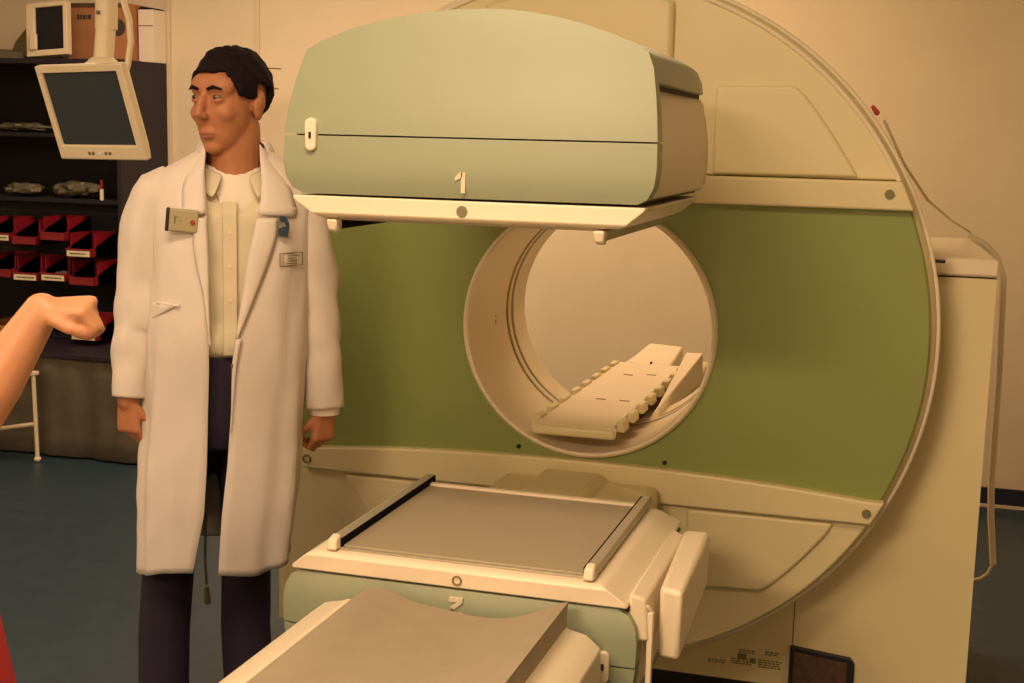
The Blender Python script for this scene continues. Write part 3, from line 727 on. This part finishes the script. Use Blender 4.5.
# shirt cuff at the right wrist, welt pocket, buttons
b = MB().tube([(.224,.0,.94),(.224,-.001,.903)],.036,20); b.build('shirt_cuff','tee',man)
zs = zr(1.190,1.142,7)
strip_on_coat('pocket_flap', zs, lambda z: -.199, lambda z: -.199+ .072*max(.10,1-((1.190-z)/.048)), .006)
MB().tube([(x, coat_pt(1.193,ang(1.193,x),.010)[1], 1.191-.03*(x+.16)) for x in (-.196,-.17,-.14,-.12)], .0028, 8).build('pocket_edge','coat',CO)
MB().disc((.002,1.050),.0055,coat_pt(1.05,ang(1.05,.002),.016)[1],coat_pt(1.05,ang(1.05,.002),.004)[1]).build('coat_button','mark',CO)
# printed name patch
def patch(x0,x1,z0,z1,lift,nm,m_): 
    q_ = [(x, coat_pt(z,ang(z,x),lift)[1], z) for x,z in ((x0,z0),(x1,z0),(x1,z1),(x0,z1))]
    o = MB().add(q_,[(0,1,2,3)]).build(nm,m_,CO,smooth=False); solid(o,.001,0); return o
def frame(x0,x1,z0,z1,w,lift,nm,m_):
    b = MB()
    for a in ((x0,x1,z0,z0+w),(x0,x1,z1-w,z1),(x0,x0+w,z0,z1),(x1-w,x1,z0,z1)):
        q_ = [(x, coat_pt(z,ang(z,x),lift)[1], z) for x,z in ((a[0],a[2]),(a[1],a[2]),(a[1],a[3]),(a[0],a[3]))]; b.add(q_,[(0,1,2,3)])
    o = b.build(nm,m_,CO,smooth=False); solid(o,.001,0); return o
PXL, PXR, PZ0, PZ1 = .110,.166,1.281,1.313
frame(PXL,PXR,PZ0,PZ1,.0018,.0135,'name_patch_border','mark')
b = MB()
for k, (w0, w1) in enumerate(((.020,.046),(.018,.040),(.022,.044),(.016,.042))):
    z = PZ1-.007-k*.006; q_ = [(x, coat_pt(zz,ang(zz,x),.0135)[1], zz) for x,zz in ((PXL+w0,z-.001),(PXL+w1,z-.001),(PXL+w1,z+.001),(PXL+w0,z+.001))]; b.add(q_,[(0,1,2,3)])
o = b.build('name_patch_text','mark',CO,smooth=False); solid(o,.001,0)
b = MB()
for zz in (1.289,1.299): b.add([(x, coat_pt(z,ang(z,x),.0135)[1], z) for x,z in ((PXL+.006,zz),(PXL+.010,zz),(PXL+.010,zz+.005),(PXL+.006,zz+.005))],[(0,1,2,3)])
o = b.build('name_patch_emblem','orange',CO,smooth=False); solid(o,.001,0)
# dangling half-belt end seen between the legs
b = MB().tube([(-.070,.13,.62),(-.074,.13,.50),(-.071,.13,.43)],.0035,8); b.capsule((-.071,.13,.42),(-.069,.13,.385),.007,.010); b.build('belt_end','mark',man)

# pocket pager and clip: things of their own, in room coordinates
def man_world(mb):
    return mb.xf(Matrix.Translation((-1.58,2.9,0)) @ Matrix.Rotation(TM,4,'Z'))
ypg = coat_pt(1.388,ang(1.388,-.111),.012)[1]
pg = thing('dosimeter','khaki box dosimeter with a red button clipped on the chest of the white coat','dosimeter',tuple(Matrix.Translation((-1.58,2.9,0)) @ Matrix.Rotation(TM,4,'Z') @ Vector((-.111,ypg-.004,1.388))),TM)
RT = Matrix.Rotation(R(5),4,'Y')
MB().box(-.033,.036,-.018,.0,-.026,.026).xf(RT).build('case','pager',pg,bevel=.004,seg=3)
MB().box(-.037,-.028,-.0195,.002,-.027,.027).xf(RT).build('end_cap','black',pg,bevel=.003)
MB().disc((.024,-.002),.0055,-.0215,-.016).xf(RT).build('button','reddot',pg)
b = MB().box(-.018,-.014,-.0186,-.017,-.008,.010); b.box(-.008,.000,-.0186,-.017,-.002,.000); b.box(-.018,-.008,-.0186,-.017,.006,.008)
b.xf(RT).build('print','mark',pg,smooth=False)
ycl = coat_pt(1.378,ang(1.378,.118),.02)[1]
m = MB()
for i in range(18):
    a0 = R(-125)+R(250)*i/18; a1 = R(-125)+R(250)*(i+1)/18
    m.prism([(.118+.024*C_(a1)*.62,1.376+.024*S(a1)),(.118+.010*C_(a1)*.62,1.376+.010*S(a1)),(.118+.010*C_(a0)*.62,1.376+.010*S(a0)),(.118+.024*C_(a0)*.62,1.376+.024*S(a0))], ycl-.010, ycl+.006)
m.prism([(.108,1.355),(.128,1.352),(.133,1.372),(.120,1.376),(.108,1.370)], ycl-.009, ycl+.005)
o = man_world(m).build('badge_clip','navyclip'); tag(o,'dark blue round badge clip on the right-hand lapel of the white coat','clip')

# --- the person whose forearm reaches in from the left
pr = thing('person','person at the left edge, only a bare forearm with curled hand and red clothing showing','person',(-1.62,1.50,0))
def L2(x,y,z): return (x+1.62, y-1.50, z)
b = MB()
PX = Matrix.Translation(L2(-1.47,1.50,1.52)) @ Matrix.Rotation(R(75),4,'Z')
head_mesh(b, PX)
b.capsule(L2(-1.485,1.50,1.33),L2(-1.48,1.50,1.46),.052,.050,16)
def ell2(z, a, bb_): return [ (q_[1]+.135, q_[0], z) for q_ in ell(0,0,z,a,bb_)]
b.loft([ell2(.80,.15,.10),ell2(.92,.16,.11),ell2(1.05,.13,.095),ell2(1.22,.15,.10),ell2(1.31,.15,.085),ell2(1.37,.07,.05)])
E0, W0 = L2(-1.330,1.640,1.160), L2(-1.243,1.700,1.325)
b.capsule(L2(-1.47,1.63,1.30),E0,.046,.040)
Ev, Wv = Vector(E0), Vector(W0)
b.capsule(Ev, Ev.lerp(Wv,.35), .043,.042); b.capsule(Ev.lerp(Wv,.35), Wv, .042,.027)
curl_hand(b, Wv, (.88,.25,.08), (-.10,-.30,.95), (.20,-.93,-.30), .82, (1.25,1.45,1.0), True)
b.capsule(L2(-1.47,1.37,1.30),L2(-1.49,1.32,1.06),.045,.036); b.capsule(L2(-1.49,1.32,1.06),L2(-1.41,1.33,.84),.035,.025)
curl_hand(b, L2(-1.41,1.33,.84), (.1,0,-1), (0,-1,0), (1,0,0), .92, (.4,.5,.5))
for s in (-1,1):
    b.capsule(L2(-1.485,1.50+s*.08,.82),L2(-1.48,1.50+s*.085,.46),.075,.052); b.capsule(L2(-1.48,1.50+s*.085,.46),L2(-1.49,1.50+s*.085,.09),.05,.034); b.capsule(L2(-1.49,1.50+s*.085,.045),L2(-1.35,1.50+s*.085,.04),.036,.028)
o = b.build('body','skin2',pr); skinify(o,.0048,5,.5)
face_parts(pr, PX); solid(sub(hair_mesh(PX).build('hair','hair',pr,angle=80),1),.010,-1)
ev = lambda z, a, bb_, cx=.135: [(cx+q_[1], q_[0], z) for q_ in ell(0,0,z,a,bb_,36)]
o = MB().loft([ev(.90,.175,.125),ev(1.05,.15,.115),ev(1.22,.165,.118),ev(1.32,.165,.10),ev(1.385,.08,.062)], caps=(False,False)).build('top','whitecloth',pr,angle=80); solid(o,.004,1)
for s, e in ((1,Ev.lerp(Vector(L2(-1.47,1.63,1.30)),.10)),(-1,Vector(L2(-1.49,1.32,1.10)))):
    a = Vector(L2(-1.47,1.50+s*.13,1.30)); MB().tube([a, a.lerp(e,.5), e],[.062,.055,.050],20).build('sleeve','whitecloth',pr)
rings = []
for k in range(18):
    u = k/17; z = 1.02-.62*u; r = []
    for i in range(48):
        t = 2*PI*i/48; w = 1+.03*S(t*9)*u
        g_ = min(1,u/.22); r.append((.135+.012*g_+(.128+.052*g_+.066*u)*C_(t)*w, .02+.04*u+(.165+.03*g_+.09*u)*S(t)*w, z))
    rings.append(r)
o = MB().loft(rings, caps=(False,False)).build('skirt','redcloth',pr,angle=80); solid(o,.004,1)
for s in (-1,1):
    m = MB().loft([[(x, .085*s+w*dx, z) for dx, z in ((-1,.0),(-1,.03),(-.7,h_),(.7,h_),(1,.03),(1,.0))] for x,w,h_ in ((.07,.030,.06),(.14,.036,.08),(.22,.040,.07),(.30,.036,.045),(.33,.016,.03))])
    m.build('shoe','shoe',pr,bevel=.005)

# ------------------------------------------------------------------ hanging monitor
mu, mv = Vector((.970,-.240,.017)).normalized(), Vector((-.091,-.298,.950))
mv = (mv-mu*mv.dot(mu)).normalized(); mn = mu.cross(mv)      # mn points away from or to the viewer
if mn.y > 0: mn = -mn
mc = Vector((-2.1946,3.238,1.6317)); MT = Matrix.Translation(mc)
Rm = Matrix((mu, -mn, mv)).transposed().to_4x4()
mon = thing('hanging_monitor','small beige flat monitor with dark screen hanging tilted from a ceiling pole','monitor',tuple(mc))
W, H = .336, .268
fr = MB().ringprism([(x,z) for x,z in ((-W/2,-H/2),(W/2,-H/2),(W/2,H/2),(-W/2,H/2))],[(x,z) for x,z in ((-W/2+.020,-H/2+.042),(W/2-.026,-H/2+.042),(W/2-.026,H/2-.020),(-W/2+.020,H/2-.020))],-.0,.022)
fr.xf(Rm).build('bezel','mon',mon,bevel=.004,seg=3)
MB().box(-W/2+.01,W/2-.01,.008,.012,-H/2+.03,H/2-.01).xf(Rm).build('screen','screen',mon,smooth=False)
MB().hexa([(-W/2,.020,-H/2),(W/2,.020,-H/2),(W/2-.03,.052,-H/2+.03),(-W/2+.03,.052,-H/2+.03),(-W/2,.020,H/2),(W/2,.020,H/2),(W/2-.03,.052,H/2-.03),(-W/2+.03,.052,H/2-.03)]).xf(Rm).build('back_shell','mon',mon,bevel=.006)
for k, x in enumerate((-.045,-.030,-.004,.020,.036)):
    MB().disc((x,-H/2+.020),.0045,-.003,.004,14).xf(Rm).build('button','mark' if k!=2 else 'white',mon)
MB().box(-.02,.02,-.001,.004,H/2-.013,H/2-.009).xf(Rm).build('maker_plate','trim',mon,smooth=False)
jt = Vector((-2.166,3.262,1.775))-mc
MB().sphere(jt+Vector((0,0,-.012)),(.046,.040,.026)).sphere(jt+Vector((-.03,-.005,-.02)),(.028,.03,.018)).build('swivel_joint','mon',mon)
MB().tube([jt+Vector((0,0,-.02)), jt+Vector((0,.02,.10))],.0265,20).build('lower_pole','mon',mon)
MB().tube([jt+Vector((0,.02,.085)), jt+Vector((0,.025,.165))],.0300,20).tube([jt+Vector((0,.02,.15)), jt+Vector((0,.03,1.056))],.0235,20).build('upper_pole','mon',mon)
MB().sphere(jt+Vector((-.004,-.012,.128)),.006).build('pole_screw','mark',mon)
MB().tube([jt+Vector(p) for p in ((.020,.02,.26),(.030,.02,.21),(.060,.01,.165),(.085,.0,.11),(.095,-.01,.05),(.085,-.01,-.01),(.070,-.01,-.05))],.0085,12).build('cable','mon',mon)
MB().tube([jt+Vector((0,.03,1.04)), jt+Vector((0,.03,1.057))],.07,24).build('ceiling_flange','mon',mon)

# ------------------------------------------------------------------ shelf on the left
SX, SY, SZ0, SZ1 = -3.76, 5.80, .52, 1.895
shf = thing('shelving_unit','tall dark open shelving unit against the back wall behind the monitor','shelf',(-4.45,6.0,0))
def sb(x0,x1,y0,y1,z0,z1): return MB().box(x0+4.45,x1+4.45,y0-6.0,y1-6.0,z0,z1)
sb(SX-.025,SX,SY,6.24,SZ0,SZ1).build('side_panel','shelf',shf,bevel=.002)
sb(-5.15,-5.125,SY,6.24,SZ0,SZ1).build('side_panel','shelf',shf,bevel=.002)
sb(-5.125,SX-.025,6.20,6.24,SZ0,SZ1).build('back_panel','inside',shf,smooth=False)
sb(-5.15,SX,SY,6.24,SZ1,SZ1+.025).build('top_board','shelf',shf,bevel=.002)
for z in (SZ0,1.21,1.535): sb(-5.125,SX-.025,SY+.02,6.20,z,z+.020).build('shelf_board','inside',shf,bevel=.002)
# low bench with cloth skirt carrying the shelf
bn = thing('bench','low dark bench draped to the floor with a grey-brown cloth','bench',(-4.3,5.85,0))
MB().box(-.9,.86,-.41,.39,.49,.518).build('bench_top','shelf',bn,bevel=.004)
rows = []
xs = [-.9+1.755*i/120 for i in range(121)]
for z in (.49,.40,.25,.10,.012):
    rows.append([(x,-.392-.010*S(x*19+.6)*(1-z)-.006*S(x*43)*(1-z),z) for x in xs]+[(.855+.004*S(y*40),y,z) for y in (-.36,-.2,0,.2,.38)])
o = MB().loft(rows,closed=False).build('cloth_skirt','cloth',bn,angle=80); solid(o,.004,0)
for x in (-.85,.80): 
    for y in (-.33,.33): MB().box(x-.02,x+.02,y-.02,y+.02,0,.49).build('leg','shelf',bn,bevel=.003)

# red bins (stacking, open front)
def make_bin(name='storage_bin'):
    t = thing(name,'','bin')
    w, d_, h = .072, .22, .115
    b = MB(); th_ = .004
    b.box(-w,w,0,d_,0,th_); b.box(-w,w,d_-th_,d_,0,h)
    for s in (-1,1):
        x0, x1 = (s*w-th_, s*w) if s>0 else (-w, -w+th_)
        b.hexa([(x0,.0,0),(x1,.0,0),(x1,d_,0),(x0,d_,0),(x0,.0,.040),(x1,.0,.040),(x1,d_,h),(x0,d_,h)])
        b.hexa([(x0,.035,0),(x1,.035,0),(x1,d_,0),(x0,d_,0),(x0,.035,h),(x1,.035,h),(x1,d_,h),(x0,d_,h)])
    b.box(-w,w,0,th_,0,.040)
    b.box(-w-.003,w+.003,-.003,.006,.034,.041)
    b.build('tray','red',t,bevel=.001,smooth=False); return t
proto = make_bin()
def copy_tree(o, parent=None):
    c = o.copy(); col.objects.link(c); c.parent = parent
    for ch in list(o.children): copy_tree(ch, c)
    return c
binspec = [(-4.412,5.70,1.015,1,'red bin on the bin stack, top row beside the picture edge, with paper label'),
 (-4.262,5.70,1.002,0,'red bin without label, top row of the bins, second from the left'),
 (-4.095,5.70,1.030,0,'red bin set slightly back in the top row, third from the left'),
 (-3.945,5.70,.955,1,'red bin with large paper label nearest the shelf side panel, upper of two'),
 (-4.412,5.70,.832,0,'red bin without label, second row, at the picture edge'),
 (-4.258,5.70,.822,1,'red bin with long paper label, second row, second from the left'),
 (-4.095,5.70,.828,2,'red bin holding small parts, second row, with a low paper label'),
 (-3.935,5.70,.815,0,'red bin nearest the shelf side panel, lower of two, without label'),
 (-3.915,5.68,.545,1,'red bin on the bottom shelf behind the raised hand, with white label')]
for i, (x, y, z, lab, text) in enumerate(binspec):
    t = proto if i == 0 else copy_tree(proto)
    t.location = (x,y,z); t['label'] = text; t['category'] = 'bin'; t['group'] = 'red bins on the shelving unit'
for i, t in enumerate([o for o in col.objects if o.name.startswith('storage_bin')]):
    x, y, z, lab, text = binspec[i]
    if lab:
        pl_ = MB().box(-.064,.064,-.0065,-.003,.004,.031).build('paper_label','label',t,smooth=False)
        b = MB(); xx = -.045
        while xx < .045: ww = random.uniform(.004,.011); b.box(xx,xx+ww,-.0072,-.0062,.014,.021); xx += ww+.003
        b.build('label_print','ink',pl_,smooth=False)
    if lab == 2:
        MB().sphere((.02,.06,.035),(.025,.02,.015)).sphere((-.02,.07,.03),(.02,.02,.012)).build('small_parts','foil',t)
tray = MB().box(-.10,.10,0,.20,0,.004); tray.box(-.10,.10,0,.004,0,.035); tray.box(-.10,-.096,0,.20,0,.05); tray.box(.096,.10,0,.20,0,.05); tray.box(-.1,.1,.196,.2,0,.05)
o = tray.build('parts_tray','card',smooth=False,loc=(-4.44,5.76,.541)); tag(o,'low orange-brown tray on the bottom shelf beside the raised forearm','tray')
# supports for the bin stack: louvred rack
rk = thing('bin_rack','dark slotted rack carrying the rows of red bins','rack',(-4.2,5.922,.815))
MB().box(-.37,.37,.004,.018,0,.385).build('back_plate','inside',rk,smooth=False)
for k in range(9): MB().box(-.36,.36,.0002,.020,.02+k*.04,.026+k*.04).build('louvre','shelf',rk,smooth=False)

# wrapped things on the upper shelves
def crumple(nm, c, r, label, cat, seed, grp):
    b = MB().sphere((0,0,0), r, 28, 16)
    b.v = [tuple(Vector(v)*(1+.38*noise.noise(Vector(v)*28+Vector((seed,0,0)))+.18*noise.noise(Vector(v)*70))) for v in b.v]
    zmin = min(v[2] for v in b.v)
    o = b.build(nm,'foil',loc=(c[0],c[1],c[2]-zmin)); tag(o,label,cat,grp); return o
crumple('plastic_packet',(-4.42,5.95,1.556),(.15,.08,.022),'clear wrapped packet on the upper shelf left of the monitor','packet',1,None)
crumple('plastic_packet',(-4.12,5.93,1.556),(.07,.06,.018),'small clear packet on the upper shelf just behind the monitor edge','packet',3,None)
crumple('plastic_packet',(-4.42,5.93,1.231),(.10,.08,.030),'flat crumpled clear packet on the middle shelf at the picture edge','packet',7,None)
crumple('plastic_packet',(-4.10,5.93,1.231),(.13,.08,.038),'heap of clear crumpled packets on the middle shelf above the red bins','packet',9,None)
sr = thing('marker_pen','small red and white marker standing on the middle shelf near the side panel','pen',(-3.90,5.84,1.231))
MB().tube([(0,0,0),(0,0,.055)],.010,12).build('barrel','label',sr); MB().tube([(0,0,.055),(0,0,.10)],.008,12).build('cap','red',sr)

# things on top of the shelf
TZ = SZ1+.0255
b = MB(); b.v = []
cs = thing('cardboard_box','brown cardboard box with dark print on top of the shelving unit','box',(-4.02,6.11,TZ))
MB().box(-.17,.168,-.11,.11,0,.285).build('box_body','card',cs,bevel=.003)
MB().box(-.17,.168,-.111,-.110,.262,.284).build('tape','darkbrown',cs,smooth=False)
b = MB(); xx = -.105
for ww in (.012,.010,.014,.006,.018): b.box(xx,xx+ww,-.1125,-.110,.205,.228); xx += ww+.005
b.build('print','ink',cs,smooth=False)
b = MB().disc((.128,.165),.042,-.113,-.110); b.build('printed_roundel','ink',cs)
ph = thing('framed_screen','small cream-framed dark screen leaning on top of the shelving unit','screen',(-4.175,5.83,TZ+.012),0)
RR = Matrix.Rotation(R(-4),4,'Y') @ Matrix.Rotation(R(-6),4,'X')
fr = MB().ringprism([(-.118,0),(.118,0),(.118,.262),(-.118,.262)],[(-.070,.030),(.096,.030),(.096,.240),(-.070,.240)],-.02,.02); fr.xf(RR).build('frame','mon',ph,bevel=.004)
MB().box(-.10,.11,-.004,.02,.01,.25).xf(RR).build('screen','inside',ph,smooth=False)
MB().box(-.092,-.050,-.034,-.018,.030,.110).xf(RR).build('holder','mon',ph,bevel=.006)
wc = thing('carton','tall white carton with dark lid beside the brown box on top of the shelf','carton',(-3.795,6.165,TZ))
MB().box(-.048,.038,-.06,.06,0,.262).build('body','tee',wc,bevel=.003); MB().hexa([(-.049,-.06,.2625),(.039,-.06,.2625),(.039,.06,.2625),(-.049,.06,.2625),(-.04,-.05,.277),(.02,-.05,.272),(.02,.05,.272),(-.04,.05,.277)]).build('lid','inside',wc,bevel=.002)
MB().box(-.048,.038,-.062,-.060,.180,.184).build('seam','mark',wc,smooth=False)
bg = MB()
rows = [ell(0,0,0,.13,.09,28),ell(.01,0,.02,.14,.10,28),ell(.02,0,.10,.11,.08,28),ell(.05,0,.18,.07,.05,28),ell(.07,0,.23,.03,.02,28)]
o = bg.loft(rows).build('fabric_bag','bag',loc=(-4.46,6.10,TZ)); tag(o,'olive fabric bag slumped on top of the shelving unit at the picture edge','bag')
o = MB().loft([ell(0,0,0,.12,.06,24),ell(.0,0,.03,.11,.055,24),ell(-.03,0,.045,.05,.03,24)]).build('folded_cloth','cloth',loc=(-4.46,5.86,TZ)); tag(o,'dark folded cloth in front of the olive bag on top of the shelf','cloth')

# thin white stand leg left
st = thing('metal_stand','thin white metal stand with a rubber foot in front of the cloth-draped bench','stand',(-4.10,5.27,0))
def stub(a, c, n_='leg'): return MB().tube([a,c],.010,10).build(n_,'mon',st)
for x, y in ((.14,.08),(-.30,.08),(.04,-.16),(-.30,-.16)):
    lg = stub((x,y,.02),(x-.01,y,.42)); MB().sphere((x,y,.014),(.017,.017,.014)).build('rubber_foot','mon',lg)
stub((.135,.08,.185),(-.30,.08,.10),'brace'); stub((.035,-.16,.185),(-.30,-.16,.10),'brace')
MB().hexa([(-.33,-.18,.42),(.05,-.18,.42),(.15,.10,.42),(-.33,.10,.42),(-.33,-.18,.44),(.05,-.18,.44),(.15,.10,.44),(-.33,.10,.44)]).build('top_plate','mon',st,bevel=.004)

# drip stand by the wall behind the man's head
dp = thing('drip_stand','slim pale drip stand with hooks, standing by the wall behind the man','stand',(-3.10,6.02,0))
MB().tube([(-.03,0,.05),(-.03,0,1.90)],.012,12).build('pole','trim',dp)
for z, L_ in ((1.895,.125),(1.80,.11)): MB().tube([(-.03,0,z),(-.03+L_,0,z-.004)],.0035,8).build('hook_arm','mark',dp)
for z in (1.90,1.87,1.83): MB().sphere((-.035,-.01,z),(.022,.018,.016)).build('clamp','mark',dp)
MB().box(-.03,.01,-.02,.0,1.70,1.715).build('clip','mark',dp,bevel=.003)
for k in range(5): MB().tube([(-.03,0,.06),(-.03+.19*C_(k*2*PI/5+.3),.19*S(k*2*PI/5+.3),.025)],.010,8).build('foot','trim',dp)

# ------------------------------------------------------------------ light
def area(nm, loc, sx, sy, e, c, rot=(0,0,0)):
    l = bpy.data.lights.new(nm,'AREA'); l.shape = 'RECTANGLE'; l.size = sx; l.size_y = sy; l.energy = e; l.color = c
    o = bpy.data.objects.new(nm,l); o.location = loc; o.rotation_euler = rot; col.objects.link(o); return o
LAMPS = [(-1.4,-1.2,1.2,.6,190,(1,.68,.44)),(-.75,1.30,1.2,.5,52,(1,.68,.44)),(-3.9,1.6,1.0,.5,34,(1,.70,.52)),(-3.0,4.85,1.2,.5,34,(1,.68,.48)),(-1.2,5.0,1.2,.5,36,(1,.63,.36))]
LT = ['long ceiling lamp far behind the viewer, lighting the scanner from the front','ceiling lamp directly over the patient bed','ceiling lamp by the left wall beside the standing people','long ceiling lamp above the space between man and shelving','long ceiling lamp behind the gantry, near the back wall']
for (x,y,sx,sy,e,c), tx in zip(LAMPS, LT):
    t = thing('ceiling_lamp',tx,'lamp',(x,y,CZ-.06))
    MB().ringprism([(-sx/2-.03,-sy/2-.03),(sx/2+.03,-sy/2-.03),(sx/2+.03,sy/2+.03),(-sx/2-.03,sy/2+.03)],[(-sx/2,-sy/2),(sx/2,-sy/2),(sx/2,sy/2),(-sx/2,sy/2)],-.03,.03).xf(Matrix.Rotation(R(90),4,'X')).xf(Matrix.Translation((0,0,.03))).build('housing','mon',t)
    MB().box(-sx/2,sx/2,-sy/2,sy/2,.02,.03).build('diffuser','lampface',t,smooth=False)
    area('lamp_light',(x,y,CZ-.065),sx,sy,e,c)
w = bpy.data.worlds.new('world'); scene.world = w; w.use_nodes = True
w.node_tree.nodes['Background'].inputs[0].default_value = (1,.7,.45,1); w.node_tree.nodes['Background'].inputs[1].default_value = .02

# ------------------------------------------------------------------ camera
def camera(F, yaw, pitch, roll, loc):
    f = Vector((-S(yaw)*C_(pitch), C_(yaw)*C_(pitch), -S(pitch))); r = Vector((C_(yaw),S(yaw),0)); d = f.cross(r)
    r2 = r*C_(roll)+d*S(roll); d2 = -r*S(roll)+d*C_(roll)
    cd = bpy.data.cameras.new('camera'); cd.sensor_width = 36; cd.lens = F/1024*36; cd.clip_start = .02
    o = bpy.data.objects.new('camera',cd); col.objects.link(o)
    m = Matrix((r2,-d2,-f)).transposed().to_4x4(); m.translation = Vector(loc); o.matrix_world = m; scene.camera = o
camera(1342.6, R(16.68), R(8.74), R(-1.36), (0,0,1.6))
vs = scene.view_settings; vs.view_transform = 'Standard'; vs.look = 'None'; vs.gamma = 1; vs.exposure = -0.28; vs.use_curve_mapping = False
